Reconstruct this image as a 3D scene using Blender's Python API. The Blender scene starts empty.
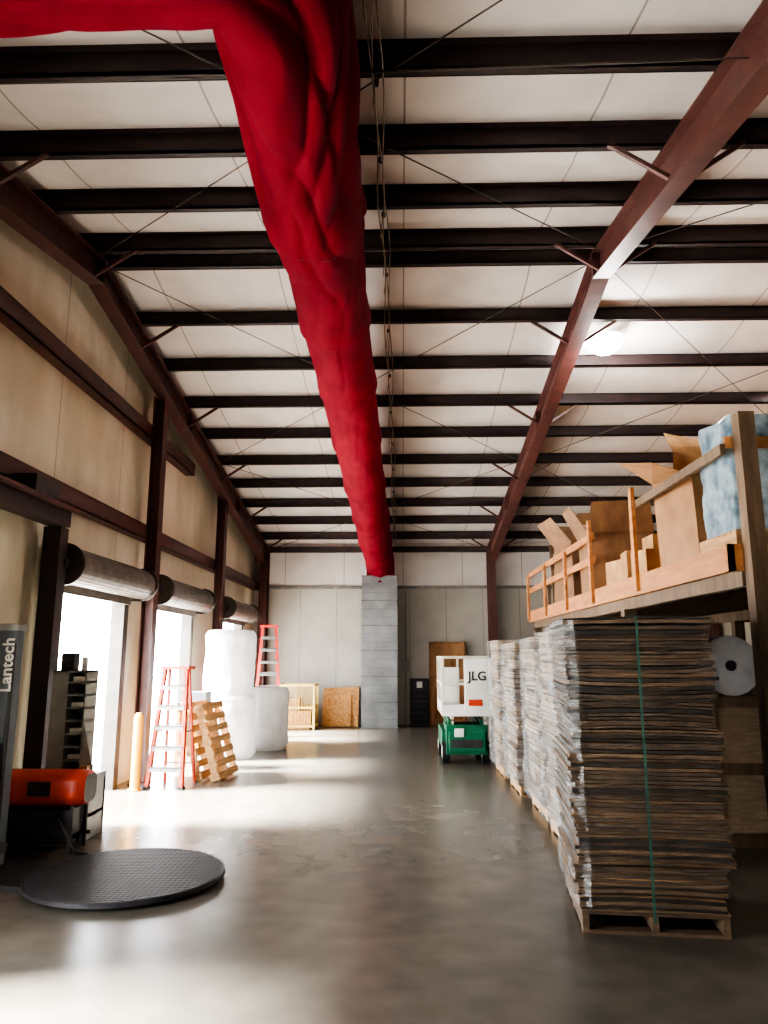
import bpy, math, random
from mathutils import Vector, Matrix, noise
random.seed(7)
sc = bpy.context.scene
R = random.uniform

# ------------------------------------------------------------------ materials
def srgb(c):
    return tuple(((v/255)/12.92 if v/255 <= .04045 else ((v/255+.055)/1.055)**2.4) for v in c)+(1,)

def mat(name, c1, c2=None, scale=4, rough=.6, metal=0, bump=0, bscale=None, stretch=(1,1,1),
        rough2=None, spec=.5, detail=6, lo=.35, hi=.65, trans=0, alpha=1, coat=0, bdist=.02, sheen=0):
    m = bpy.data.materials.new(name); m.use_nodes = True
    nt = m.node_tree; N = nt.nodes; L = nt.links
    b = N['Principled BSDF']
    b.inputs['Roughness'].default_value = rough
    b.inputs['Metallic'].default_value = metal
    b.inputs['Specular IOR Level'].default_value = spec
    b.inputs['Alpha'].default_value = alpha
    b.inputs['Coat Weight'].default_value = coat
    b.inputs['Sheen Weight'].default_value = sheen
    tc = N.new('ShaderNodeTexCoord'); mp = N.new('ShaderNodeMapping')
    mp.inputs['Scale'].default_value = stretch
    L.new(tc.outputs['Object'], mp.inputs['Vector'])
    nz = N.new('ShaderNodeTexNoise'); nz.inputs['Scale'].default_value = scale
    nz.inputs['Detail'].default_value = detail
    L.new(mp.outputs[0], nz.inputs['Vector'])
    cr = N.new('ShaderNodeValToRGB')
    cr.color_ramp.elements[0].position = lo; cr.color_ramp.elements[1].position = hi
    cr.color_ramp.elements[0].color = srgb(c1); cr.color_ramp.elements[1].color = srgb(c2 or c1)
    L.new(nz.outputs['Fac'], cr.inputs[0]); L.new(cr.outputs[0], b.inputs['Base Color'])
    if rough2 is not None:
        mr = N.new('ShaderNodeMapRange'); mr.inputs[1].default_value = .3; mr.inputs[2].default_value = .7
        mr.inputs[3].default_value = rough; mr.inputs[4].default_value = rough2
        L.new(nz.outputs['Fac'], mr.inputs[0]); L.new(mr.outputs[0], b.inputs['Roughness'])
    if bump:
        n2 = N.new('ShaderNodeTexNoise'); n2.inputs['Scale'].default_value = bscale or scale*3
        n2.inputs['Detail'].default_value = 5
        L.new(mp.outputs[0], n2.inputs['Vector'])
        bp = N.new('ShaderNodeBump'); bp.inputs['Strength'].default_value = bump
        bp.inputs['Distance'].default_value = bdist
        L.new(n2.outputs['Fac'], bp.inputs['Height']); L.new(bp.outputs[0], b.inputs['Normal'])
    if trans:
        tr = N.new('ShaderNodeBsdfTranslucent'); L.new(cr.outputs[0], tr.inputs['Color'])
        mx = N.new('ShaderNodeMixShader'); mx.inputs[0].default_value = trans
        L.new(b.outputs[0], mx.inputs[1]); L.new(tr.outputs[0], mx.inputs[2])
        L.new(mx.outputs[0], N['Material Output'].inputs['Surface'])
    return m

def emis(name, col, s):
    m = bpy.data.materials.new(name); m.use_nodes = True
    b = m.node_tree.nodes['Principled BSDF']
    b.inputs['Base Color'].default_value = col; b.inputs['Emission Color'].default_value = col
    b.inputs['Emission Strength'].default_value = s
    return m

def seam_mat(name, c1, c2, seamcol, axis, period, width, off=0, rough=.5, grime=1.2, bump=.25, stretch=(1,1,1), dist=.02, bs=3):
    """insulation facing: dirty vinyl with regularly spaced seams along an axis"""
    m = mat(name, c1, c2, grime, rough, bump=bump, bscale=bs, stretch=stretch, lo=.3, hi=.6, bdist=dist)
    nt = m.node_tree; N = nt.nodes; L = nt.links; b = N['Principled BSDF']
    src = b.inputs['Base Color'].links[0].from_socket
    tc = N.new('ShaderNodeTexCoord'); sp = N.new('ShaderNodeSeparateXYZ'); L.new(tc.outputs['Object'], sp.inputs[0])
    a = N.new('ShaderNodeMath'); a.operation = 'ADD'; a.inputs[1].default_value = off+100*period
    L.new(sp.outputs[axis], a.inputs[0])
    mo = N.new('ShaderNodeMath'); mo.operation = 'MODULO'; mo.inputs[1].default_value = period
    L.new(a.outputs[0], mo.inputs[0])
    lt = N.new('ShaderNodeMath'); lt.operation = 'LESS_THAN'; lt.inputs[1].default_value = width
    L.new(mo.outputs[0], lt.inputs[0])
    mx = N.new('ShaderNodeMix'); mx.data_type = 'RGBA'
    L.new(lt.outputs[0], mx.inputs[0]); L.new(src, mx.inputs[6]); mx.inputs[7].default_value = srgb(seamcol)
    L.new(mx.outputs[2], b.inputs['Base Color'])
    return m

M = {}
M['ceil'] = seam_mat('roof_insulation_vinyl', (212,204,198), (234,227,222), (168,158,152), 0, 1.52, .018, rough=.5, off=.5)
M['wall'] = seam_mat('wall_insulation_vinyl', (206,195,166), (238,230,208), (182,168,140), 1, 1.85, .018, rough=.45, grime=1.1, bump=.8, stretch=(1,1,.5), dist=.08, bs=1.6)
M['wallb'] = seam_mat('wall_liner_panel', (148,144,134), (172,167,157), (128,123,114), 0, .93, .015, rough=.55, grime=.8)
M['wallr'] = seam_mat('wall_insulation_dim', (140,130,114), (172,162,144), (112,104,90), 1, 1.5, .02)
M['steel'] = mat('red_oxide_steel', (68,38,34), (88,50,44), 5, .5, bump=.1)
M['purlin'] = mat('dark_primer_steel', (40,27,27), (54,36,35), 6, .6, bump=.1)
M['jamb'] = mat('door_jamb_steel', (48,44,38), (70,62,54), 5, .5)
M['galv'] = mat('galvanized_sheet', (136,140,142), (164,167,169), 2.2, .34, .9, rough2=.44, detail=3)
M['galvd'] = mat('galvanized_dull', (112,108,104), (140,135,130), 6, .45, .5)
M['coil'] = mat('shutter_slats', (84,78,72), (112,104,97), 6, .5, .3)
M['alu'] = mat('aluminium', (112,112,110), (138,138,135), 20, .45, .4)
M['card'] = mat('cardboard', (158,118,78), (184,144,100), 5, .8, bump=.1)
M['cardd'] = mat('cardboard_edge_grey', (64,52,43), (92,76,62), 8, .8, stretch=(1,1,6), bump=.4, bscale=30)
M['cardl'] = mat('cardboard_edge_light', (136,116,94), (166,144,118), 8, .8, stretch=(1,1,6), bump=.3, bscale=30)
M['cardm'] = mat('cardboard_edge_brown', (88,70,54), (116,94,74), 8, .8, stretch=(1,1,6), bump=.4, bscale=30)
M['carddk'] = mat('cardboard_edge_dark', (38,32,28), (54,46,39), 8, .8)
M['wood'] = mat('pallet_wood', (156,120,80), (192,152,106), 3, .75, bump=.3, stretch=(3,1,8))
M['woodd'] = mat('aged_pallet_wood', (84,66,50), (108,86,66), 3, .8, bump=.3, stretch=(3,1,8))
M['lumber'] = mat('lumber', (162,106,62), (188,132,84), 2.5, .65, bump=.2, stretch=(6,1,6))
M['lumberd'] = mat('weathered_lumber', (84,66,48), (110,88,66), 2.5, .7, bump=.2, stretch=(6,6,1))
M['osb'] = mat('osb_board', (164,112,62), (206,158,104), 22, .75, bump=.3, detail=3)
M['ply'] = mat('plywood_board', (120,78,44), (150,104,62), 3, .7, stretch=(5,1,1))
M['plyl'] = mat('brown_carton', (128,90,58), (154,114,76), 3, .7, stretch=(2,1,1))
M['brownd'] = mat('dark_brown_carton', (100,70,46), (126,92,62), 3, .7, stretch=(2,1,1))
M['red'] = mat('red_duct_fabric', (104,20,32), (122,26,40), 2.5, .9, bump=.35, bscale=4, trans=.15, spec=.1, bdist=.03, stretch=(1.6,.7,1.2))
M['redseam'] = mat('red_fabric_seam', (62,8,16), (76,12,22), 6, .8)
M['white'] = mat('white_stretch_film', (236,236,235), (248,248,248), 5, .35, bump=.5, bscale=9, trans=.2)
M['black'] = mat('black_rubber', (24,24,25), (38,38,38), 12, .6)
M['tread'] = mat('turntable_tread', (36,36,38), (50,50,51), 12, .55)
M['dark'] = mat('dark_machine_metal', (38,36,38), (56,52,54), 10, .5)
M['grey'] = mat('grey_painted_metal', (130,132,128), (152,153,148), 4, .5)
M['lgrey'] = mat('light_grey_paint', (88,96,104), (104,112,118), 4, .4)
M['orange'] = mat('orange_enamel', (180,52,26), (198,62,30), 5, .45, coat=.1)
M['ladder'] = mat('orange_fibreglass', (164,46,20), (180,60,28), 6, .5)
M['ladderr'] = mat('red_fibreglass', (170,34,28), (186,46,38), 6, .5)
M['yellow'] = mat('yellow_paint', (200,138,16), (216,156,30), 5, .5)
M['yellowd'] = mat('faded_yellow_paint', (190,160,84), (208,180,104), 5, .5)
M['green'] = mat('green_enamel', (14,84,56), (22,104,70), 6, .4)
M['cream'] = mat('off_white_panel', (216,214,204), (232,230,222), 4, .5)
M['lift'] = mat('light_paint', (190,182,158), (208,200,180), 5, .5)
M['roll'] = mat('film_roll_cream', (206,198,174), (220,212,192), 5, .4)
M['strap'] = mat('green_strap', (34,76,64), (44,92,78), 5, .5)
M['blue'] = mat('blue_film', (84,108,124), (170,188,196), 7, .28, bump=.7, bscale=12)
M['paper'] = mat('paper_roll', (186,186,188), (204,204,206), 6, .6)
M['cable'] = mat('cable', (60,50,44), (84,72,62), 6, .5)
M['cablel'] = mat('hanging_cable', (120,100,80), (150,126,100), 6, .5)
M['ext'] = mat('exterior_concrete', (200,198,194), (220,218,214), 2, .8)
def film(name, col, a0, a1):
    m = bpy.data.materials.new(name); m.use_nodes = True
    nt = m.node_tree; N = nt.nodes; L = nt.links
    b = N['Principled BSDF']; b.inputs['Base Color'].default_value = (col,col,col*.98,1); b.inputs['Roughness'].default_value = .2
    tc = N.new('ShaderNodeTexCoord'); mp = N.new('ShaderNodeMapping'); mp.inputs['Scale'].default_value = (1,1,2.2)
    nz = N.new('ShaderNodeTexNoise'); nz.inputs['Scale'].default_value = 4; nz.inputs['Detail'].default_value = 5
    nz.inputs['Distortion'].default_value = 1.0
    L.new(tc.outputs['Object'], mp.inputs[0]); L.new(mp.outputs[0], nz.inputs['Vector'])
    mr = N.new('ShaderNodeMapRange'); mr.inputs[1].default_value = .42; mr.inputs[2].default_value = .7
    mr.inputs[3].default_value = a0; mr.inputs[4].default_value = a1
    L.new(nz.outputs['Fac'], mr.inputs[0]); L.new(mr.outputs[0], b.inputs['Alpha'])
    bp = N.new('ShaderNodeBump'); bp.inputs['Strength'].default_value = .7; bp.inputs['Distance'].default_value = .03
    L.new(nz.outputs['Fac'], bp.inputs['Height']); L.new(bp.outputs[0], b.inputs['Normal'])
    return m
M['film'] = film('clear_stretch_wrap', .8, .1, .45)
M['film2'] = film('thin_stretch_wrap', .65, .08, .5)
def floor_mat():
    m = bpy.data.materials.new('sealed_concrete'); m.use_nodes = True
    nt = m.node_tree; N = nt.nodes; L = nt.links; b = N['Principled BSDF']
    tc = N.new('ShaderNodeTexCoord')
    n1 = N.new('ShaderNodeTexNoise'); n1.inputs['Scale'].default_value = .5; n1.inputs['Detail'].default_value = 4; n1.inputs['Roughness'].default_value = .55
    n2 = N.new('ShaderNodeTexNoise'); n2.inputs['Scale'].default_value = 4; n2.inputs['Detail'].default_value = 5
    L.new(tc.outputs['Object'], n1.inputs[0]); L.new(tc.outputs['Object'], n2.inputs[0])
    ad = N.new('ShaderNodeMath'); ad.operation = 'MULTIPLY_ADD'; ad.inputs[1].default_value = .4
    L.new(n2.outputs['Fac'], ad.inputs[0])
    ml = N.new('ShaderNodeMath'); ml.operation = 'MULTIPLY'; ml.inputs[1].default_value = .6
    L.new(n1.outputs['Fac'], ml.inputs[0]); L.new(ml.outputs[0], ad.inputs[2])
    mx = N.new('ShaderNodeMix'); mx.data_type = 'RGBA'
    L.new(ad.outputs[0], mx.inputs[0]); mx.inputs[6].default_value = srgb((54,50,44)); mx.inputs[7].default_value = srgb((132,125,114))
    L.new(mx.outputs[2], b.inputs['Base Color'])
    b.inputs['Roughness'].default_value = .26
    return m
M['floor'] = floor_mat()

# ------------------------------------------------------------------ mesh builder
class MB:
    def __init__(s, name):
        s.name = name; s.v = []; s.f = []; s.m = []; s.sm = []; s.mats = []; s.T = Matrix.Identity(4)
    def mi(s, k):
        m = M[k]
        if m not in s.mats: s.mats.append(m)
        return s.mats.index(m)
    def add(s, vs, fs, k, smooth=False):
        o = len(s.v); s.v += [s.T @ Vector(p) for p in vs]; i = s.mi(k)
        for f in fs:
            s.f.append([o+a for a in f]); s.m.append(i); s.sm.append(smooth)
    def box(s, x0, x1, y0, y1, z0, z1, k):
        vs = [(x,y,z) for z in (z0,z1) for y in (y0,y1) for x in (x0,x1)]
        s.add(vs, [(0,2,3,1),(4,5,7,6),(0,1,5,4),(2,6,7,3),(0,4,6,2),(1,3,7,5)], k)
    def hexa(s, vs, k):
        s.add(vs, [(0,2,3,1),(4,5,7,6),(0,1,5,4),(2,6,7,3),(0,4,6,2),(1,3,7,5)], k)
    def beam(s, p0, p1, w, h, k, up=(0,0,1)):
        p0 = Vector(p0); p1 = Vector(p1); d = (p1-p0).normalized(); u = Vector(up)
        if abs(d.dot(u)) > .98: u = Vector((0,1,0))
        r = d.cross(u).normalized(); u = r.cross(d)
        vs = []
        for b_ in (-1,1):
            for p in (p0,p1):
                for a in (-1,1):
                    vs.append(p + r*a*w/2 + u*b_*h/2)
        s.hexa(vs, k)
    def cyl(s, p0, p1, r, k, n=20, r2=None, cap=True):
        p0 = Vector(p0); p1 = Vector(p1); d = (p1-p0).normalized()
        a = d.orthogonal().normalized(); b = d.cross(a); r2 = r if r2 is None else r2
        vs = []
        for p, rr in ((p0,r),(p1,r2)):
            for i in range(n):
                t = 2*math.pi*i/n; vs.append(p + (a*math.cos(t)+b*math.sin(t))*rr)
        s.add(vs, [(i,(i+1)%n,n+(i+1)%n,n+i) for i in range(n)], k, True)
        if cap:
            s.add(vs[:n], [tuple(reversed(range(n)))], k); s.add(vs[n:], [tuple(range(n))], k)
    def pipe(s, pts, r, k, n=8):
        pts = [Vector(p) for p in pts]
        vs = []; fs = []
        for j, p in enumerate(pts):
            d = (pts[min(j+1,len(pts)-1)]-pts[max(j-1,0)]).normalized()
            u = Vector((0,0,1)) if abs(d.z) < .95 else Vector((0,1,0))
            a = d.cross(u).normalized(); b = a.cross(d)
            for i in range(n):
                t = 2*math.pi*i/n; vs.append(p+(a*math.cos(t)+b*math.sin(t))*r)
        for j in range(len(pts)-1):
            for i in range(n):
                fs.append((j*n+i, j*n+(i+1)%n, (j+1)*n+(i+1)%n, (j+1)*n+i))
        s.add(vs, fs, k, True)
    def sheet(s, pts, t, k):
        p = [Vector(q) for q in pts]; n = (p[1]-p[0]).cross(p[3]-p[0]).normalized()*t
        vs = p + [q+n for q in p]
        s.add(vs, [(3,2,1,0),(4,5,6,7),(0,1,5,4),(1,2,6,5),(2,3,7,6),(3,0,4,7)], k)
    def build(s, parent=None, bevel=0):
        xs = [p.x for p in s.v]; ys = [p.y for p in s.v]; zs = [p.z for p in s.v]
        o = Vector(((min(xs)+max(xs))/2, (min(ys)+max(ys))/2, min(zs)))
        me = bpy.data.meshes.new(s.name)
        me.from_pydata([p-o for p in s.v], [], s.f)
        for m in s.mats: me.materials.append(m)
        me.polygons.foreach_set('material_index', s.m); me.polygons.foreach_set('use_smooth', s.sm)
        me.update()
        ob = bpy.data.objects.new(s.name, me); sc.collection.objects.link(ob); ob.location = o
        if parent:
            ob.parent = parent; ob.matrix_parent_inverse = Matrix.Translation(-parent.location)
        if bevel:
            md = ob.modifiers.new('bevel','BEVEL'); md.width = bevel; md.segments = 2; md.limit_method = 'ANGLE'
        return ob
def empty(name, loc):
    e = bpy.data.objects.new(name, None); e.location = loc; sc.collection.objects.link(e); return e
def text(body, size, loc, rot, parent, matk, name='lettering'):
    c = bpy.data.curves.new(name,'FONT'); c.body = body; c.size = size; c.extrude = .002; c.offset = size*.018
    c.align_x = 'CENTER'; c.align_y = 'CENTER'
    o = bpy.data.objects.new(name, c); sc.collection.objects.link(o)
    o.location = loc; o.rotation_euler = rot; c.materials.append(M[matk])
    if parent:
        o.parent = parent; o.matrix_parent_inverse = Matrix.Translation(-parent.location)
    return o

# ------------------------------------------------------------------ room dimensions
XL, XR = -3.8, 7.9
YF, YB = -3.4, 18.97
RY, RZ, SL = 7.77, 6.2, .165
def zb(y): return RZ - SL*abs(y-RY)      # underside of purlins
PUR = [7.97+1.12*k for k in range(10)] + [7.53-1.04*k for k in range(11)]
PUR.sort()

b = MB('floor'); b.box(XL-.1, XR+.1, YF-.1, YB+.1, -.2, 0, 'floor'); b.build()
b = MB('exterior_ground'); b.box(-40, XL-.1, -30, 50, -.25, -.03, 'ext'); b.build()
b = MB('ceiling')
ys = sorted(set([YF-.1]+PUR+[RY, YB+.1])); rows = []
for i in range(len(ys)-1):
    n = 6
    for j in range(n):
        t = j/n; y = ys[i]+(ys[i+1]-ys[i])*t
        rows.append((y, zb(y)+.20-.045*math.sin(math.pi*t)*min(1,(ys[i+1]-ys[i]))))
rows.append((ys[-1], zb(ys[-1])+.2))
SKY = (6.0, 7.4, 10.3, 11.2)     # skylight
xs = [XL-.1+(XR-XL+.2)*i/46 for i in range(47)]
vs = [(x,y,z) for (y,z) in rows for x in xs]; fs = []
for j in range(len(rows)-1):
    for i in range(46):
        xc = (xs[i]+xs[i+1])/2; yc = (rows[j][0]+rows[j+1][0])/2
        if SKY[0] < xc < SKY[1] and SKY[2] < yc < SKY[3]: continue
        fs.append((j*47+i, j*47+i+1, (j+1)*47+i+1, (j+1)*47+i))
b.add(vs, fs, 'ceil', True); b.build()
M['skyl'] = mat('skylight_fibreglass', (240,240,236), (250,250,248), 3, .5, trans=.85)
b = MB('window_skylight'); b.sheet([(5.8,10.15,zb(10.15)+.22),(7.6,10.15,zb(10.15)+.22),(7.6,11.33,zb(11.33)+.22),(5.8,11.33,zb(11.33)+.22)], .01, 'skyl'); b.build()

DOORS = [(2.0,4.0),(7.75,9.95),(10.85,13.15),(15.0,17.3)]; DH = 2.42
b = MB('wall_left')
cuts = sorted(set([YF]+[y for d in DOORS for y in d]+[RY, YB]))
for a, c in zip(cuts[:-1], cuts[1:]):
    op = any(d[0]-.01 <= a and c <= d[1]+.01 for d in DOORS)
    z0 = DH if op else 0
    b.hexa([(XL-.1,a,z0),(XL,a,z0),(XL-.1,c,z0),(XL,c,z0),(XL-.1,a,zb(a)+.2),(XL,a,zb(a)+.2),(XL-.1,c,zb(c)+.2),(XL,c,zb(c)+.2)], 'wall')
b.build()
b = MB('wall_right')
for a, c in ((YF,RY),(RY,YB)):
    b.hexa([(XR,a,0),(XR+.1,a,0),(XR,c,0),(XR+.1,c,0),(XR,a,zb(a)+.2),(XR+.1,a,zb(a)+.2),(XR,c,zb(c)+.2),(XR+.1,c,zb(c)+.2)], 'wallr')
b.build()
b = MB('wall_back'); b.box(XL-.1, XR+.1, YB, YB+.1, 0, 3.4, 'wallb'); b.box(XL-.1, XR+.1, YB, YB+.1, 3.4, zb(YB)+.2, 'ceil'); b.build()
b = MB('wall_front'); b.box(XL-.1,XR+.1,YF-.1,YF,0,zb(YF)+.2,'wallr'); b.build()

b = MB('roof_purlins')
for y in PUR:
    z = zb(y); s = 1 if y > RY else -1
    b.box(XL, XR, y-.012, y+.012, z, z+.19, 'purlin')
    b.box(XL, XR, y-.012 if s<0 else y-.07, y+.07 if s<0 else y+.012, z, z+.014, 'purlin')
    b.box(XL, XR, y-.07 if s<0 else y-.012, y+.012 if s<0 else y+.07, z+.178, z+.192, 'purlin')
    b.box(XL, XR, (y+.058 if s<0 else y-.07), (y+.07 if s<0 else y-.058), z, z+.03, 'purlin')
b.build()

def frame(x, name, w=.19):
    b = MB(name)
    def seg(y0, y1, d0, d1):
        za, zc = zb(y0)-.001, zb(y1)-.001
        def slab(x0,x1,ta,ba,tc_,bc):
            b.hexa([(x0,y0,ba),(x1,y0,ba),(x0,y1,bc),(x1,y1,bc),(x0,y0,ta),(x1,y0,ta),(x0,y1,tc_),(x1,y1,tc_)],'steel')
        slab(x-w/2,x+w/2,za,za-.016,zc,zc-.016); slab(x-.008,x+.008,za,za-d0,zc,zc-d1)
        slab(x-w/2,x+w/2,za-d0,za-d0-.016,zc-d1,zc-d1-.016)
    seg(YF+.02, RY, .5, .3); seg(RY, YB-.02, .3, .42)
    for y in (RY-.02, RY+.02, 11.5, 15.2):
        b.box(x-w/2, x+w/2, y-.01, y+.01, zb(y)-.3, zb(y)-.005, 'steel')
    for i, y in enumerate(PUR):
        if i % 2 == 0:
            for sgn in (-1,1):
                if x+sgn*.62 < XL+.02 or x+sgn*.62 > XR: continue
                b.beam((x+sgn*.55,y,zb(y)+.01),(x+sgn*.08,y,zb(y)-.3),.035,.035,'steel')
    for y0, y1 in ((YB-.42,YB-.02),(YF+.02,YF+.42)):
        zt = zb((y0+y1)/2)
        b.box(x-w/2,x+w/2,y0,y0+.015,0,zt,'steel'); b.box(x-w/2,x+w/2,y1-.015,y1,0,zt,'steel')
        b.box(x-.008,x+.008,y0,y1,0,zt,'steel'); b.box(x-w/2-.03,x+w/2+.03,y0-.03,y1,0,.02,'steel')
    b.build()
frame(-3.5, 'steel_frame'); frame(2.27, 'steel_frame'); frame(7.7, 'steel_frame')

b = MB('wall_girts_left')
for z, y1 in ((5.0,12.6),(3.52,YB-.1)):
    y0 = YF+.1
    b.box(XL, XL+.16, y0, y1, z-.01, z+.005, 'steel'); b.box(XL+.14, XL+.16, y0, y1, z-.2, z, 'steel'); b.box(XL, XL+.16, y0, y1, z-.2, z-.185, 'steel')
b.build()
for y in (5.15, 10.4, 14.35):
    b = MB('endwall_column'); zt = zb(y)-.32
    xa, xb = XL+.165, XL+.33
    b.box(xa, xa+.014, y-.1, y+.1, 0, zt, 'steel'); b.box(xb-.014, xb, y-.1, y+.1, 0, zt, 'steel')
    b.box(xa, xb, y-.008, y+.008, 0, zt, 'steel'); b.box(xa-.03, xb+.04, y-.13, y+.13, 0, .02, 'steel'); b.build()
b = MB('wall_girt_back'); b.box(XL,XR,YB-.03,YB,3.36,3.44,'galvd'); b.box(XL,XR,YB-.12,YB,4.3,4.44,'purlin'); b.build()

b = MB('door_header_beam')
b.box(XL+.17, XL+.36, 1.6, 7.5, 3.0, 3.16, 'purlin'); b.box(XL+.17, XL+.44, 1.6, 7.5, 3.16, 3.19, 'steel')
b.box(XL+.18, XL+.42, 6.6, 7.1, 3.19, 3.36, 'dark'); b.build()
b = MB('door_jamb_column'); b.box(XL+.12, XL+.3, 7.42, 7.6, 0, 3.0, 'purlin'); b.build()

for i, (y0, y1) in enumerate(DOORS):
    e = empty('door_%d' % (i+1), (XL, (y0+y1)/2, 0))
    b = MB('guide_tracks')
    for y in (y0, y1):
        b.box(XL-.1, XL+.07, y-.04, y+.04, 0, DH+.05, 'jamb')
        b.box(XL+.07, XL+.09, y-.08, y+.08, 0, DH+.1, 'jamb')
    b.box(XL-.1, XL-.0, y0, y1, DH-.02, DH+.02, 'jamb'); b.build(e)
    b = MB('shutter_coil')
    yy0, yy1 = y0-.08, y1+.1; cx, cz = XL+.25, DH+.22
    b.cyl((cx,yy0+.05,cz),(cx,yy1-.05,cz),.195,'coil',36)
    for k in range(26):
        t = 2*math.pi*k/26
        b.beam((cx+.194*math.cos(t),yy0+.06,cz+.194*math.sin(t)),(cx+.194*math.cos(t),yy1-.06,cz+.194*math.sin(t)),.008,.008,'coil')
    for y in (yy0, yy1):
        b.cyl((cx,y-.012,cz),(cx,y+.012,cz),.225,'jamb',32); b.box(XL+.01, cx, y-.012, y+.012, cz-.22, cz+.22, 'jamb')
    b.cyl((cx,yy0-.12,cz),(cx,yy0,cz),.07,'dark',16)
    b.box(cx-.14,cx-.1,y0+.02,y1-.02,DH-.06,DH+.1,'coil')
    b.build(e)

b = MB('roof_bracing_rods')
def rod(x0,y0,x1,y1):
    pts = []
    for j in range(13):
        t = j/12; y = y0+(y1-y0)*t; pts.append((x0+(x1-x0)*t, y, zb(y)-.03))
    b.pipe(pts, .006, 'cable', 6)
for (xa, xb) in ((-3.4,2.2),(2.35,7.6)):
    for (ya, yb) in ((-3.2,2.2),(2.2,7.6),(7.9,13.4),(13.4,18.8)):
        rod(xa,ya,xb,yb); rod(xb,ya,xa,yb)
b.pipe([(XL,4.22,5.42),(-1,4.25,5.47),(2,4.2,5.49),(5,4.15,5.53)], .008, 'cable', 6)
b.build()
b = MB('duct_support_cables')
for dx, dz in ((-.19,-.06),(-.16,-.1),(-.13,-.04)):
    b.pipe([(dx+.02*math.sin(y*2.2+dz*50), y, zb(y)+dz-.03*abs(math.sin(y*2.8))) for y in [YF+.3+.35*j for j in range(63)] if y < 18.4], .006, 'cablel', 6)
for y in PUR:
    if 3 < y < 17.5:
        b.pipe([(-.16,y,zb(y)-.02),(-.19,y,zb(y)-.35)], .005, 'cablel', 5)
        b.cyl((-.16,y,zb(y)-.12),(-.16,y,zb(y)-.08),.02,'cable',8)
b.build()

# ------------------------------------------------------------------ red fabric duct
ctrl = [(-3.58,2.86,5.12),(-2.9,2.86,5.1),(-2.1,2.84,5.03),(-1.5,2.8,4.97),(-1.06,2.74,4.95),(-.76,2.74,4.96),(-.63,3.0,4.98),(-.62,3.5,5.01),(-.64,4.3,5.05),(-.67,5.3,5.1),(-.68,6.6,5.14),(-.68,7.8,5.12),(-.67,10,4.96),
        (-.64,12.6,4.65),(-.6,15,4.34),(-.57,16.8,4.14),(-.54,17.85,3.98),(-.53,18.32,3.82),(-.53,18.4,3.6),(-.53,18.4,3.42)]
ctrl = [Vector(c) for c in ctrl]
def cr(p0,p1,p2,p3,t):
    return .5*((2*p1)+(p2-p0)*t+(2*p0-5*p1+4*p2-p3)*t*t+(3*p1-p0-3*p2+p3)*t**3)
path = []
for i in range(len(ctrl)-1):
    p0 = ctrl[max(i-1,0)]; p3 = ctrl[min(i+2,len(ctrl)-1)]
    n = max(6,int((ctrl[i+1]-ctrl[i]).length/.03))
    for j in range(n): path.append(cr(p0,ctrl[i],ctrl[i+1],p3,j/n))
path.append(ctrl[-1])
b = MB('red_fabric_duct'); NS = 140
vs = []; s = 0; prev = path[0]; a = None
SE = [5.4, 7.3, 9.0, 10.8, 12.8, 14.6, 16.4]
def sst(x): x = max(0,min(1,x)); return x*x*(3-2*x)
for j, p in enumerate(path):
    d = (path[min(j+4,len(path)-1)]-path[max(j-4,0)]).normalized()
    s += (p-prev).length; prev = p
    if a is None: a = d.cross(Vector((0,0,1))).normalized()
    a = (a - d*a.dot(d)).normalized(); bb = a.cross(d)
    near = sst((7.6-s)/4.6)
    Rr = .35+.025*near
    for q in SE:      # each sleeve is flared where it overlaps the next
        if 0 <= q-s < .5: Rr += .03*(1-(q-s)/.5)
    for i in range(NS):
        t = 2*math.pi*i/NS
        c0, s0 = math.cos(t), math.sin(t)
        tw = t + s*.4; c1, s1 = math.cos(tw), math.sin(tw)
        tw = t - s*.35; c2, s2 = math.cos(tw), math.sin(tw)
        wv = .4*noise.noise(Vector((c0*1.2, s0*1.2, s*.8)))
        v1 = min(1, abs(noise.noise(Vector((c1*1.05+wv, s1*1.05, s*.34+1)))*2.4))**.75
        v2 = min(1, abs(noise.noise(Vector((c2*1.3+7, s2*1.3+wv, s*.42+6)))*2.4))**.75
        v3 = min(1, abs(noise.noise(Vector((c1*2.4+3, s1*2.4, s*.8+wv))) *2.4))
        n1 = noise.noise(Vector((c0*1.1, s0*1.1, s*.5)))
        nearf = .045*n1 + .085*(v1-.6) + .045*(v2-.6) + .008*(v3-.6)
        far = .012*n1 + .010*(v1-.6) + .005*(v2-.6) + .002*(v3-.6)
        r = Rr + near*nearf + (1-near)*far
        off = a*c0*r + bb*s0*r
        vs.append(p+off+Vector((0,0,-.06*near*(max(0,-off.z)/.38))))
fs = []
for j in range(len(path)-1):
    for i in range(NS):
        fs.append((j*NS+i, j*NS+(i+1)%NS, (j+1)*NS+(i+1)%NS, (j+1)*NS+i))
b.add(vs, fs, 'red', True)
s = 0; prev = path[0]; q = list(SE)
for j, p in enumerate(path):
    s += (p-prev).length; prev = p
    if q and s >= q[0]:
        q.pop(0); ring = [vs[j*NS+i]+(vs[j*NS+i]-p).normalized()*.003 for i in range(NS)]
        b.pipe(ring+[ring[0]], .009, 'redseam', 6)
    if s > 6 and j % 12 == 0 and s < 19:
        k = vs[j*NS+int(NS*.12)]
        b.box(k.x-.01,k.x+.01,k.y-.01,k.y+.01,k.z-.01,k.z+.01,'redseam')
b.build()

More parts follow.
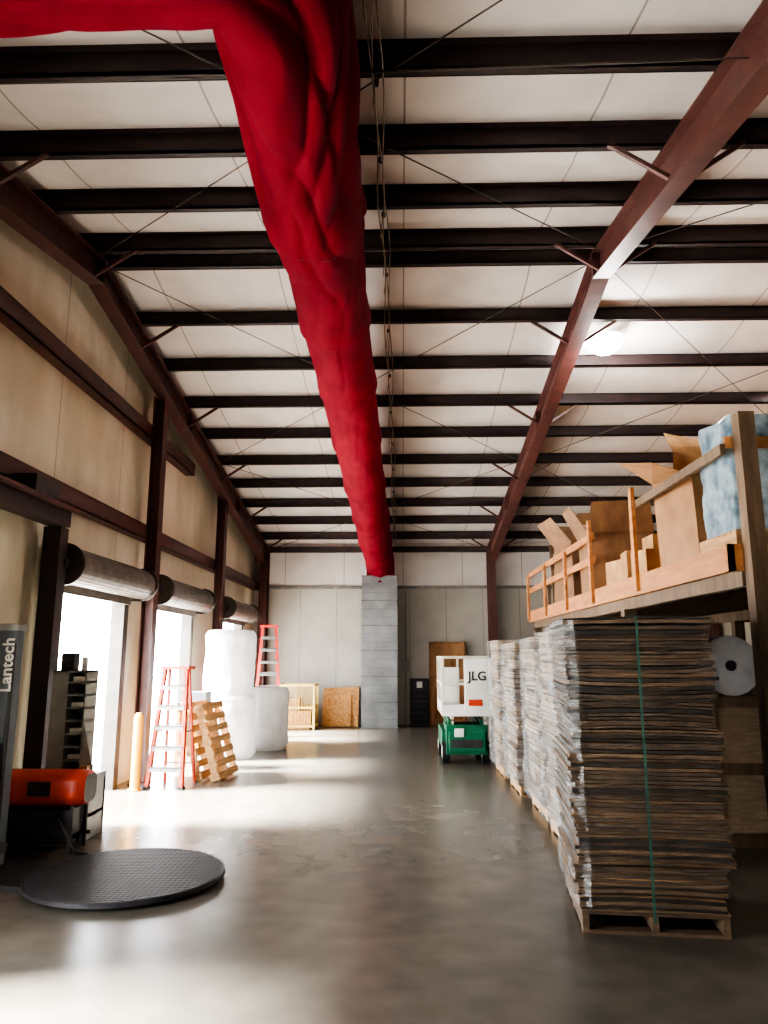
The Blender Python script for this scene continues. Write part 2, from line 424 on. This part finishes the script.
b = MB('galvanized_drop_duct')
x0,x1,y0,y1 = -.97,-.11,18.05,18.75
for j in range(6):
    z0 = j*.6; z1 = min(z0+.6, 3.6)
    b.box(x0,x1,y0,y1,z0+.008,z1-.008,'galv')
    b.box(x0-.015,x1+.015,y0-.015,y1+.015,z1-.01,z1+.01,'galvd')
    for zz in (.2,.4): b.box(x0+.01,x1-.01,y0-.004,y0,z0+zz-.004,z0+zz+.004,'galvd')
b.box(x0-.015,x1+.015,y0-.015,y1+.015,0,.02,'galvd')
b.build()

# ------------------------------------------------------------------ pallets and cardboard stacks
def pallet(b, w=1.0, d=1.2, k='wood'):
    for x in (-w/2+.02, 0, w/2-.02):
        b.box(x-.02,x+.02,-d/2,d/2,.02,.11,k)
    n = 7
    for i in range(n):
        y = -d/2+ (d-.09)*i/(n-1); b.box(-w/2,w/2,y,y+.09,.11,.128,k)
    for y in (-d/2,-.045,d/2-.09): b.box(-w/2,w/2,y,y+.09,0,.02,k)

def stack(x0, x1, y0, y1, H, name='cardboard_stack', wrap=(.13,1), strap=True, lay=.0135, jit=.012, kk=('cardd','cardd','cardl','carddk'), base_in=.05, pk='wood', shift=.02, bn=(5,16), amt=1):
    e = empty(name, ((x0+x1)/2,(y0+y1)/2,0))
    b = MB('pallet'); b.T = Matrix.Translation(((x0+x1)/2,(y0+y1)/2,0)); pallet(b, x1-x0-2*base_in, y1-y0-.04, pk); b.build(e)
    b = MB('cardboard_sheets'); z = .13; n = 9
    bx = by = 0; left = 0
    while z < H:
        if left <= 0:
            bx, by = R(-shift,shift), R(-shift,shift); left = random.randint(*bn); bw = R(-.02,.01)
            bow = R(-.016,.016)
        left -= 1
        th = lay*R(.6,1.5)
        lean = (z/H)
        X0 = x0+base_in*.6*(1-lean)+bx-bw+R(-jit,jit); X1 = x1-base_in*.6*(1-lean)+bx+bw+R(-jit,jit)
        Y0 = y0+by-bw+R(-jit,jit); Y1 = y1+by+bw+R(-jit,jit)
        ring = []
        for a, c in (((X0,Y0),(X1,Y0)),((X1,Y0),(X1,Y1)),((X1,Y1),(X0,Y1)),((X0,Y1),(X0,Y0))):
            for i in range(n):
                t = i/n; ring.append((a[0]+(c[0]-a[0])*t+R(-.004,.004), a[1]+(c[1]-a[1])*t+R(-.005,.005), 4*bow*t*(1-t)+R(-.002,.002)))
        m = len(ring)
        vs = [(p[0],p[1],z+p[2]) for p in ring]+[(p[0],p[1],z+p[2]+th*.8) for p in ring]
        b.add(vs, [(i,(i+1)%m,m+(i+1)%m,m+i) for i in range(m)], random.choice(kk))
        b.add(vs[m:], [tuple(range(m))], 'card'); b.add(vs[:m], [tuple(reversed(range(m)))], 'carddk')
        z += th
    top = z; b.build(e)
    if strap:
        b = MB('strap'); xm = (x0+x1)/2-.02; q = shift+jit+.03
        b.box(xm-.008,xm+.008,y0-q-.004,y0-q,.1,top+.01,'strap'); b.box(xm-.008,xm+.008,y1+q,y1+q+.004,.1,top+.01,'strap')
        b.box(xm-.008,xm+.008,y0-q,y1+q,top+.01,top+.014,'strap'); b.build(e)
    if wrap:
        b = MB('stretch_wrap'); z0 = wrap[0]; z1 = top*wrap[1]
        nr = int((z1-z0)/.03); P = []
        ex = .035
        corners = [(x0-ex,y0-.03),(x1+ex,y0-.03),(x1+ex,y1+ex),(x0-ex,y1+ex)]
        seg = 22
        base = []
        for ci in range(4):
            a, c = corners[ci], corners[(ci+1)%4]
            for i in range(seg): base.append((a[0]+(c[0]-a[0])*i/seg, a[1]+(c[1]-a[1])*i/seg))
        cx, cy = (x0+x1)/2, (y0+y1)/2; m = len(base)
        for j in range(nr+1):
            z = z0+(z1-z0)*j/nr
            for (px,py) in base:
                q = noise.noise(Vector((px*3+z*2.0,py*3-z*1.5,z*5+x0*7)))
                q2 = 1-2*abs(noise.noise(Vector((px*2+z*3,py*2+z*3,z*2+9+y0))))
                f = 1+.03*q+.018*q2-.01
                P.append((cx+(px-cx)*f, cy+(py-cy)*f, z))
        F = [(j*m+i, j*m+(i+1)%m, (j+1)*m+(i+1)%m, (j+1)*m+i) for j in range(nr) for i in range(m)]
        b.add(P, F, 'film', True); b.build(e)
    return e
e1 = stack(1.13, 2.09, 4.98, 6.0, 1.93, wrap=None, lay=.021, jit=.016, kk=('cardd','carddk','cardd','cardm'), pk='woodd', shift=.022, bn=(3,9), base_in=.04)
b = MB('stretch_film_side'); P = []; nz_, ny_ = 70, 30
for j in range(nz_+1):
    z = .16+1.77*j/nz_
    for i in range(ny_+1):
        y = 4.95+1.04*i/ny_
        P.append((1.10+.03*(1-j/nz_)+.012*noise.noise(Vector((y*4+z*2,z*6,1)))+.01*(1-2*abs(noise.noise(Vector((y*3,z*3+y*2,4)))))-.01+.05*(i<2)*(2-i), y-.03*noise.noise(Vector((z*7,3,1)))*(i<3), z))
b.add(P, [(j*(ny_+1)+i, j*(ny_+1)+i+1, (j+1)*(ny_+1)+i+1, (j+1)*(ny_+1)+i) for j in range(nz_) for i in range(ny_)], 'film2', True); b.build(e1)
e1.rotation_euler = (0,0,math.radians(-6))
KL = ('cardl','cardl','cardm','cardd')
stack(1.42, 2.32, 6.85, 7.85, 1.92, kk=KL)
stack(1.46, 2.32, 8.2, 9.15, 1.88, kk=KL)
stack(1.40, 2.28, 9.55, 10.5, 1.84, kk=KL)
stack(1.38, 2.26, 10.9, 11.9, 1.9, kk=KL)

def at(x,y,z,rz=0,rx=0,ry=0):
    return Matrix.Translation((x,y,z)) @ Matrix.Rotation(rz,4,'Z') @ Matrix.Rotation(ry,4,'Y') @ Matrix.Rotation(rx,4,'X')
for k,(x,y,tl) in enumerate(((-2.76,10.95,74),(-2.5,10.9,73))):
    b = MB('wooden_pallet')
    b.T = at(x,y,.02,math.radians(84),0,0) @ Matrix.Rotation(math.radians(tl),4,'X') @ Matrix.Translation((0,.52,-.06))
    pallet(b,.8,1.04,'wood'); b.build()

def stepladder(name, x, y, H, w0, w1, k, rz=0, n=5, dep=.85):
    b = MB(name); b.T = at(x,y,0,rz)
    for sx in (-1,1):
        b.beam((sx*w0/2,-dep/2,0),(sx*w1/2,-.06,H-.03),.045,.08,k,(0,1,0))
        b.beam((sx*w0/2*.9,dep/2,0),(sx*w1/2*.9,.06,H-.03),.03,.05,k,(0,1,0))
        b.box(sx*w0/2-.035,sx*w0/2+.035,-dep/2-.05,-dep/2+.05,0,.03,'black')
        b.beam((sx*w0*.43,-dep*.23,H*.45),(sx*w0*.43,dep*.23,H*.45),.012,.02,'alu')
    b.box(-w1/2-.05,w1/2+.05,-.13,.13,H-.04,H,k)
    for i in range(1,n+1):
        t = i/(n+1); z = H*t; yy = -dep/2+(dep/2-.06)*t; ww = w0+(w1-w0)*t
        b.box(-ww/2,ww/2,yy-.05,yy+.06,z-.012,z+.012,'alu'); b.box(-ww/2,ww/2,yy-.05,yy-.044,z-.05,z+.012,'alu')
        if i%2: b.beam((-ww/2*.95,-yy,z),(ww/2*.95,-yy,z),.02,.02,'alu')
    return b.build()
stepladder('step_ladder', -3.06, 10.25, 1.55, .46, .3, 'ladder', math.radians(-4), dep=.55)
stepladder('step_ladder', -2.95, 16.6, 2.35, .6, .3, 'ladderr', math.radians(10), 8, 1.2)

b = MB('yellow_bollard'); X=-3.42; b.cyl((X,9.86,0),(X,9.86,.92),.06,'yellow',24); b.cyl((X,9.86,.92),(X,9.86,.96),.06,'yellow',24,.03)
b.cyl((X,9.86,0),(X,9.86,.02),.085,'yellow',24); b.build()
b = MB('wooden_rack')
for x in (-3.42,-2.96):
    for y in (11.5,11.95): b.box(x,x+.05,y,y+.05,0,.98,'lumber')
for z in (.3,.62,.95): b.box(-3.42,-2.91,11.5,12.0,z,z+.03,'lumber')
b.box(-3.38,-3.05,11.55,11.9,.65,.85,'yellowd'); b.box(-3.36,-3.08,11.55,11.9,.33,.55,'yellow'); b.box(-3.3,-3.0,11.58,11.9,.98,1.14,'lgrey')
b.build()

def foam_roll(name, x, y, r, z0, z1, seed):
    b = MB(name); n = 56; nr = 40; P = []
    for j in range(nr+1):
        z = z0+(z1-z0)*j/nr
        e = min(j, nr-j)/nr; edge = 1-.10*max(0,1-e/.06)
        for i in range(n):
            t = 2*math.pi*i/n
            q = noise.noise(Vector((math.cos(t)*1.5+seed,math.sin(t)*1.5,z*2.2)))+.5*noise.noise(Vector((math.cos(t)*4,math.sin(t)*4+seed,z*6)))
            rr = r*edge*(1+.09*q); P.append((x+rr*math.cos(t), y+rr*math.sin(t), z))
    b.add(P, [(j*n+i,j*n+(i+1)%n,(j+1)*n+(i+1)%n,(j+1)*n+i) for j in range(nr) for i in range(n)], 'white', True)
    b.add(P[:n], [tuple(reversed(range(n)))], 'white'); b.add(P[-n:], [tuple(range(n))], 'white')
    for k in range(1,6): b.pipe([(x+r*.15*k*math.cos(t*.2618),y+r*.15*k*math.sin(t*.2618),z1+.002) for t in range(25)], .006,'paper',5)
    return b
e = empty('foam_roll_stack', (-2.98,13.0,0))
foam_roll('roll_lower',-2.96,13.0,.45,0,1.05,1).build(e); foam_roll('roll_upper',-2.99,13.02,.43,1.0,2.12,5).build(e)
foam_roll('foam_roll',-2.5,14.2,.38,0,1.1,9).build()
foam_roll('foam_roll',-2.95,15.0,.33,0,.95,12).build()

b = MB('yellow_safety_cage')
X0,X1,Y0,Y1,H = -2.9,-2.05,17.65,18.35,1.0
for x in (X0,X1):
    for y in (Y0,Y1): b.beam((x,y,0),(x,y,H),.05,.05,'yellowd')
for z in (.08,.5,H):
    for y in (Y0,Y1): b.beam((X0,y,z),(X1,y,z),.045,.045,'yellowd')
    for x in (X0,X1): b.beam((x,Y0,z),(x,Y1,z),.045,.045,'yellowd')
for i in range(1,12):
    x = X0+(X1-X0)*i/12; b.beam((x,Y0,.08),(x,Y0,H),.012,.012,'yellowd'); b.beam((x,Y1,.08),(x,Y1,H),.012,.012,'yellowd')
b.box(X0+.08,X1-.1,Y0+.1,Y1-.1,0,.42,'osb'); b.box(X0+.1,X0+.5,Y0+.15,Y1-.15,.42,.7,'card')
b.build()
b = MB('osb_sheet'); b.sheet([(-1.95,18.5,0),(-1.07,18.5,0),(-1.07,18.85,.92),(-1.95,18.85,.88)],.02,'osb'); b.sheet([(-1.9,18.42,0),(-1.25,18.42,0),(-1.25,18.78,.8),(-1.9,18.78,.82)],.02,'osb'); b.build()
b = MB('plywood_door_panel'); b.box(.72,1.55,18.86,18.94,0,1.98,'plyl'); b.box(.68,.73,18.84,18.96,0,2.02,'ply'); b.box(1.54,1.59,18.84,18.96,0,2.02,'ply'); b.box(.68,1.59,18.84,18.96,1.97,2.02,'ply'); b.box(.78,1.49,18.85,18.865,.15,.9,'ply'); b.build()
b = MB('black_wall_grille')
b.box(.2,.66,18.85,18.95,.02,1.12,'black')
for i in range(7): b.box(.24,.62,18.835,18.85,.12+.14*i,.18+.14*i,'dark')
b.box(.36,.5,18.83,18.85,.9,1.05,'cream'); b.build()
b = MB('wall_conduit'); b.pipe([(.1,18.9,0),(.1,18.9,3.3)],.02,'grey'); b.box(-.02,.18,18.85,18.95,1.3,1.6,'grey'); b.build()

# ------------------------------------------------------------------ scissor lift
e = empty('scissor_lift', (1.0,12.9,0)); dx = .08
def tb(n): 
    q = MB(n); q.T = Matrix.Translation((dx,0,0)); return q
b = tb('chassis'); b.box(.62,1.28,12.3,13.9,.14,.42,'green'); b.box(.66,1.24,12.24,12.32,.2,.5,'green'); b.box(.56,.66,12.5,13.7,.22,.5,'green')
b.box(.62,1.28,12.28,12.9,.42,.6,'green'); b.box(.7,1.2,12.235,12.25,.25,.38,'dark'); b.box(.75,.9,12.22,12.245,.42,.55,'cream'); b.build(e,.01)
b = tb('wheels')
for x in (.56,1.2):
    for y in (12.48,13.7): 
        b.cyl((x,y,.17),(x+.12,y,.17),.17,'black',28); b.cyl((x-.005,y,.17),(x+.125,y,.17),.09,'cream',20)
b.build(e)
b = tb('scissor_arms')
for x in (.68,1.2):
    for k in range(3):
        z = .45+.09*k
        b.beam((x,12.35,z),(x,13.85,z+.08),.04,.06,'green'); b.beam((x+.05,13.85,z),(x+.05,12.35,z+.08),.04,.06,'lift')
b.build(e)
b = tb('platform'); b.box(.56,1.33,12.25,13.95,.74,.82,'lift'); b.box(.56,1.33,12.23,12.26,.74,.92,'cream'); b.box(.56,.575,12.25,13.95,.82,.95,'cream'); b.box(1.315,1.33,12.25,13.95,.82,.95,'cream'); b.build(e)
b = tb('guard_rails')
for x in (.58,.94,1.31):
    for y in (12.27,13.93): b.beam((x,y,.82),(x,y,1.66),.04,.04,'lift')
for y in (12.8,13.4):
    for x in (.58,1.31): b.beam((x,y,.82),(x,y,1.66),.035,.035,'lift')
for z in (1.24,1.66):
    for y in (12.27,13.93): b.beam((.58,y,z),(1.31,y,z),.04,.04,'lift')
    for x in (.58,1.31): b.beam((x,12.27,z),(x,13.93,z),.04,.04,'lift')
b.build(e,.006)
b = tb('front_panel'); b.box(.93,1.36,12.21,12.245,.84,1.64,'cream'); b.box(.61,.86,12.5,12.53,.84,1.5,'cream'); b.box(.98,1.2,12.20,12.212,.9,1.0,'orange'); b.build(e,.01)
text('JLG', .2, (1.13+dx,12.2,1.36), (math.radians(90),0,0), e, 'black')

# ------------------------------------------------------------------ stretch wrapper (left foreground)
e = empty('stretch_wrapper', (-2.7,6.1,0))
b = MB('turntable')
cx, cy, r = -2.12, 6.05, .74; NN = 96
b.cyl((cx,cy,.03),(cx,cy,.06),r,'dark',NN); b.cyl((cx,cy,.06),(cx,cy,.065),r-.012,'tread',NN)
b.cyl((cx,cy,0),(cx,cy,.03),r-.1,'black',NN)
for i in range(-16,17):
    o = i*.042; h = math.sqrt(max(0,(r-.03)**2-o*o))
    b.beam((cx+o,cy-h,.066),(cx+o,cy+h,.066),.006,.004,'dark'); b.beam((cx-h,cy+o,.066),(cx+h,cy+o,.066),.006,.004,'dark')
b.build(e)
b = MB('base_plate'); b.hexa([(-3.42,5.85,0),(-2.75,5.75,0),(-3.42,6.5,0),(-2.75,6.4,0),(-3.42,5.85,.06),(-2.75,5.75,.03),(-3.42,6.5,.06),(-2.75,6.4,.03)],'black'); b.build(e)
b = MB('mast'); b.box(-3.44,-3.22,6.2,6.33,0,1.92,'lgrey'); b.box(-3.245,-3.21,6.17,6.2,.2,1.8,'dark'); b.box(-3.45,-3.2,6.18,6.35,1.9,1.96,'grey')
b.box(-3.4,-3.25,6.05,6.18,.75,1.0,'dark'); b.build(e,.012)
text('Lantech', .14, (-3.262,6.165,1.62), (math.radians(90),math.radians(-90),0), e, 'cream')
b = MB('film_carriage'); b.T = Matrix.Translation((-.14,0,0)); b.box(-3.2,-2.98,5.88,6.15,.18,.25,'dark'); b.cyl((-3.08,5.98,.25),(-3.08,5.98,.72),.075,'roll',24); b.cyl((-3.08,5.98,.72),(-3.08,5.98,.76),.03,'dark',12); b.build(e)

e = empty('portable_heater', (-3.3,6.95,0)); HT = Matrix.Translation((-.3,0,0))
b = MB('housing'); b.T = HT; P = []
n = 28
for x, sc_ in ((-3.42,.82),(-3.38,.98),(-3.3,1),(-2.62,1),(-2.54,.95),(-2.51,.8)):
    for i in range(n):
        t = 2*math.pi*i/n; c, s_ = math.cos(t), math.sin(t)
        P.append((x, 6.95+.17*sc_*(abs(c)**.6)*(1 if c>0 else -1), .53+.15*sc_*(abs(s_)**.6)*(1 if s_>0 else -1)))
b.add(P, [(j*n+i,j*n+(i+1)%n,(j+1)*n+(i+1)%n,(j+1)*n+i) for j in range(5) for i in range(n)], 'orange', True)
b.add(P[:n],[tuple(range(n))],'dark'); b.add(P[-n:],[tuple(range(n))],'dark'); b.box(-3.0,-2.8,6.77,6.79,.48,.6,'dark'); b.build(e)
b = MB('tank_chassis'); b.T = HT; b.box(-3.38,-2.62,6.8,7.1,.14,.36,'dark'); b.beam((-3.35,6.8,.12),(-2.55,6.8,.12),.03,.03,'black'); b.beam((-3.35,7.1,.12),(-2.55,7.1,.12),.03,.03,'black')
b.beam((-2.6,6.8,0),(-2.6,6.8,.4),.03,.03,'black'); b.beam((-2.6,7.1,0),(-2.6,7.1,.4),.03,.03,'black'); b.box(-3.3,-3.1,6.85,7.05,.36,.42,'dark'); b.box(-2.9,-2.7,6.85,7.05,.36,.42,'dark')
for y in (6.76,7.1): b.cyl((-3.25,y,.13),(-3.25,y+.04,.13),.13,'black',24)
b.pipe([(-2.75,6.78,.35),(-2.6,6.7,.2),(-2.5,6.68,.05),(-2.42,6.75,.015),(-2.55,6.8,.012)],.012,'black'); b.build(e,.008)

e = empty('pigeonhole_shelf', (-3.4,7.55,0)); ST = Matrix.Translation((-.1,.0,0))
b = MB('bench'); b.T = ST; b.box(-3.35,-2.86,7.25,7.68,.52,.57,'grey')
b.box(-3.35,-3.3,7.25,7.68,0,.52,'grey'); b.box(-2.91,-2.86,7.25,7.68,0,.52,'grey'); b.box(-3.35,-2.86,7.63,7.68,0,.52,'grey'); b.box(-3.35,-2.86,7.25,7.68,.2,.23,'grey'); b.build(e)
b = MB('cubby_unit'); b.T = ST; X0,X1,Y0,Y1,Z0,Z1 = -3.34,-3.0,7.38,7.66,.57,1.55
b.box(X0,X1,Y1-.02,Y1,Z0,Z1,'grey')
b.box(X0,X0+.16,Y0,Y1-.02,Z0,Z1,'grey'); b.box(X1-.015,X1,Y0,Y1,Z0,Z1,'grey')
b.box(X0,X1,Y0,Y1,Z1-.02,Z1,'grey')
for i in range(8):
    z = Z0+i*(Z1-Z0)/8; b.box(X0+.16,X1,Y0,Y1,z,z+.015,'grey')
    if i%2: b.box(X0+.18,X1-.03,Y0+.06,Y1-.03,z+.015,z+.06,'cream')
b.add([(X1,Y0+.02,Z0),(X1+.13,Y0+.02,Z0),(X1,Y0+.02,Z0+.5),(X1,Y0,Z0),(X1+.13,Y0,Z0),(X1,Y0,Z0+.5)],[(0,1,2),(5,4,3),(0,2,5,3),(2,1,4,5),(1,0,3,4)],'grey')
b.build(e)
b = MB('items'); b.T = ST; b.box(-3.3,-3.17,7.45,7.58,1.55,1.72,'dark'); b.cyl((-3.08,7.5,1.55),(-3.08,7.5,1.68),.03,'cream'); b.box(-2.98,-2.9,7.3,7.45,.57,.66,'card'); b.build(e)

# ------------------------------------------------------------------ mezzanine
e = empty('mezzanine', (4.5,10,0))
MX = 2.43; Y0m, Y1m = 5.5, 14.3
b = MB('deck'); b.box(MX+.04,XR-.3,Y0m+.04,Y1m,2.47,2.5,'osb'); b.build(e)
b = MB('fascia_boards'); b.box(MX,MX+.04,Y0m,Y1m,2.31,2.51,'lumber'); b.box(MX,XR-.3,Y0m,Y0m+.04,2.31,2.51,'lumber'); b.box(MX,XR-.3,Y1m,Y1m+.04,2.31,2.51,'lumber'); b.build(e)
b = MB('joists')
y = Y0m+.4
while y < Y1m: b.box(MX+.04,XR-.3,y,y+.04,2.34,2.47,'lumberd'); y += .4
for x in (MX+.1,5.0): b.box(x,x+.09,Y0m+.05,Y1m,2.2,2.34,'lumberd')
b.build(e)
b = MB('posts')
b.box(MX+.1,MX+.22,Y0m-.125,Y0m-.005,0,3.5,'lumberd')
for y in (8.4,11.3,14.1):
    b.box(MX+.06,MX+.2,y,y+.14,0,2.2,'lumberd')
for y in (5.6,8.4,11.3,14.1): b.box(4.98,5.12,y,y+.14,0,2.2,'lumberd')
b.build(e)
b = MB('railing')
for y,zt in ((7.6,3.42),(9.4,3.4),(10.9,3.2),(12.5,3.2),(14.15,3.2)): b.box(MX-.04,MX,y,y+.09,2.34,zt,'lumber')
for z in (2.85,3.15): b.box(MX+.0,MX+.035,9.4,14.2,z,z+.09,'lumber')
b.box(MX,MX+.035,5.5,7.65,3.2,3.28,'lumberd'); b.box(MX+.04,6.5,Y0m-.005,Y0m+.03,3.25,3.34,'lumber'); b.build(e)

def carton(name, x, y, z, w, d, h, rz=0, flaps=(0,0,0,0), k='card', crush=0, parent=None, rx=0):
    b = MB(name); b.T = at(x,y,z,rz,rx); t = .008
    def J(): return R(-crush,crush)
    c0 = [(-w/2,-d/2),(w/2,-d/2),(w/2,d/2),(-w/2,d/2)]
    low = [Vector((p[0],p[1],0)) for p in c0]; top = [Vector((p[0]+J(),p[1]+J(),h+J())) for p in c0]
    for i in range(4):
        j = (i+1)%4; b.sheet([low[i],low[j],top[j],top[i]], -t, k)
        if flaps[i] is not None:
            L = (d if i%2==0 else w)*.48; out = Vector(((c0[i][0]+c0[j][0]),(c0[i][1]+c0[j][1]),0)).normalized()
            a = math.radians(flaps[i]); off = (out*math.sin(a)+Vector((0,0,1))*math.cos(a))*L
            e1 = (top[j]-top[i])*.06
            b.sheet([top[i],top[j],top[j]+off-e1+Vector((0,0,J())),top[i]+off+e1+Vector((0,0,J()))], t*.7, k)
    b.sheet([low[3],low[2],low[1],low[0]], -t, k)
    return b.build(parent)
Z = 2.515
ob = carton('open_cardboard_box', 3.02, 7.05, Z, .8, .76, .88, .12, (60,60,50,65), k='plyl', crush=.06)
carton('loose_carton', 3.05, 7.0, Z+.86, .6, .6, .16, .7, (-60,50,-80,70), crush=.06, rx=.3, parent=ob)
b = MB('film_wrapped_pallet_load'); 
b.T = at(3.0,5.98,Z); pallet(b,.9,.7,'wood')
P = []; m = 64; nr = 30
for j in range(nr+1):
    z = .13+.92*j/nr
    for i in range(m):
        t = 2*math.pi*i/m; c,s_ = math.cos(t),math.sin(t)
        q = 1+.05*noise.noise(Vector((c*2,s_*2,z*4)))+.03*noise.noise(Vector((c*6,s_*6,z*9)))
        P.append((.44*q*(abs(c)**.35)*(1 if c>0 else -1), .33*q*(abs(s_)**.35)*(1 if s_>0 else -1), z+(.06*noise.noise(Vector((c*2,s_*2,1))) if j==nr else 0)))
b.add(P, [(j*m+i,j*m+(i+1)%m,(j+1)*m+(i+1)%m,(j+1)*m+i) for j in range(nr) for i in range(m)], 'blue', True); b.add(P[-m:],[tuple(range(m))],'blue'); b.build()
for (x,y,w,d,h,rz) in ((2.75,8.0,.4,.4,.28,.1),(2.78,8.5,.45,.35,.34,-.1),(3.25,8.3,.4,.5,.45,0),(2.75,9.05,.36,.4,.3,.2),(3.2,9.0,.4,.4,.6,0)):
    carton('cardboard_carton', x,y,Z,w,d,h,rz,(-88,-88,-88,-88))
carton('gaylord_box', 3.05, 11.9, Z, .95, 1.0, .95, .1, (25,60,35,40), 'brownd', .05)
carton('gaylord_box', 3.02, 10.35, Z, .9, .9, .85, -.1, (15,None,50,30), 'brownd', .05)
b = MB('wooden_chair')
for x in (2.65,3.05):
    b.beam((x,12.9,Z),(x,13.1,Z+1.1),.05,.05,'lumberd'); b.beam((x,13.4,Z),(x,13.35,Z+.5),.05,.05,'lumberd')
b.beam((2.65,13.08,Z+1.0),(3.05,13.08,Z+1.0),.04,.12,'lumberd'); b.box(2.63,3.09,12.95,13.42,Z+.46,Z+.5,'lumberd'); b.beam((2.65,13.02,Z+.7),(3.05,13.02,Z+.7),.04,.1,'lumberd')
b.build()
b = MB('shipping_crate'); b.box(2.85,3.65,7.2,8.1,.12,1.3,'cardl')
for x in (2.83,3.59): b.box(x,x+.08,7.17,7.2,.0,1.32,'lumberd')
for z in (.0,.62,1.22): b.box(2.83,3.67,7.17,7.2,z,z+.1,'lumberd')
b.box(2.83,3.67,7.2,8.1,0,.12,'lumberd'); b.build()
b = MB('paper_roll'); b.cyl((3.12,7.25,1.32+.28),(3.12,8.05,1.32+.28),.28,'paper',40); b.cyl((3.12,7.24,1.6),(3.12,7.25,1.6),.05,'dark',16); b.build()
for x,y,h in ((4.3,6.6,1.5),(4.4,8.2,1.7),(4.4,9.8,1.4),(3.3,9.7,1.7),(3.3,11.3,1.8)):
    stack(x-.45,x+.45,y-.5,y+.5,h,wrap=None,strap=False,lay=.03,kk=('cardd','cardl','card'))

# ------------------------------------------------------------------ lamps
M['lens'] = emis('lamp_lens', (1,.98,.96,1), 90)
def highbay(x,y,power):
    z = zb(y)-.06
    e = empty('high_bay_lamp', (x,y,z))
    b = MB('fixture'); b.cyl((x,y,z+.02),(x,y,z+.06),.1,'grey',24); b.cyl((x,y,z),(x,y,z+.03),.25,'alu',36,.12,cap=False); b.build(e)
    b = MB('lens'); b.cyl((x,y,z-.12),(x,y,z),.2,'lens',32,.24); b.cyl((x,y,z-.18),(x,y,z-.12),.12,'lens',32,.2); b.build(e)
    l = bpy.data.lights.new('lamp','POINT'); l.energy = power; l.color = (1,.98,.95); l.shadow_soft_size = .15
    o = bpy.data.objects.new('bulb', l); sc.collection.objects.link(o); o.location = (x,y,z-.38)
    o.parent = e; o.matrix_parent_inverse = Matrix.Translation(-e.location)
highbay(2.74, 9.4, 150); highbay(2.78, -1.5, 20)  # second lamp is unseen, added behind the camera as fill for the ceiling

w = bpy.data.worlds.new('sky'); sc.world = w; w.use_nodes = True
nt = w.node_tree; bg = nt.nodes['Background']
bg.inputs[0].default_value = (.92,.96,1,1); bg.inputs[1].default_value = 32
sun = bpy.data.lights.new('sun','SUN'); sun.energy = 160; sun.angle = math.radians(16); sun.color = (1,.98,.95)
so = bpy.data.objects.new('sun', sun); sc.collection.objects.link(so)
so.rotation_euler = Vector((1,.12,-.88)).to_track_quat('-Z','Y').to_euler()
def portal(loc, rot, sx, sy):
    l = bpy.data.lights.new('door_portal','AREA'); l.shape = 'RECTANGLE'; l.size = sx; l.size_y = sy; l.cycles.is_portal = True
    o = bpy.data.objects.new('door_portal', l); sc.collection.objects.link(o); o.location = loc; o.rotation_euler = rot
for (y0,y1) in DOORS: portal((XL-.12,(y0+y1)/2,DH/2),(0,math.radians(-90),0),DH,y1-y0)

# ------------------------------------------------------------------ camera
cam = bpy.data.cameras.new('camera'); co = bpy.data.objects.new('camera', cam); sc.collection.objects.link(co)
cam.sensor_width = 36; cam.lens = 26.0; cam.clip_start = .05
co.location = (0,0,1.7); co.rotation_euler = (math.radians(90+10.94), 0, math.radians(1.37))
sc.camera = co
sc.view_settings.view_transform = 'AgX'
try: sc.view_settings.look = 'AgX - High Contrast'
except Exception as ex: print(ex)
sc.view_settings.exposure = 0.0
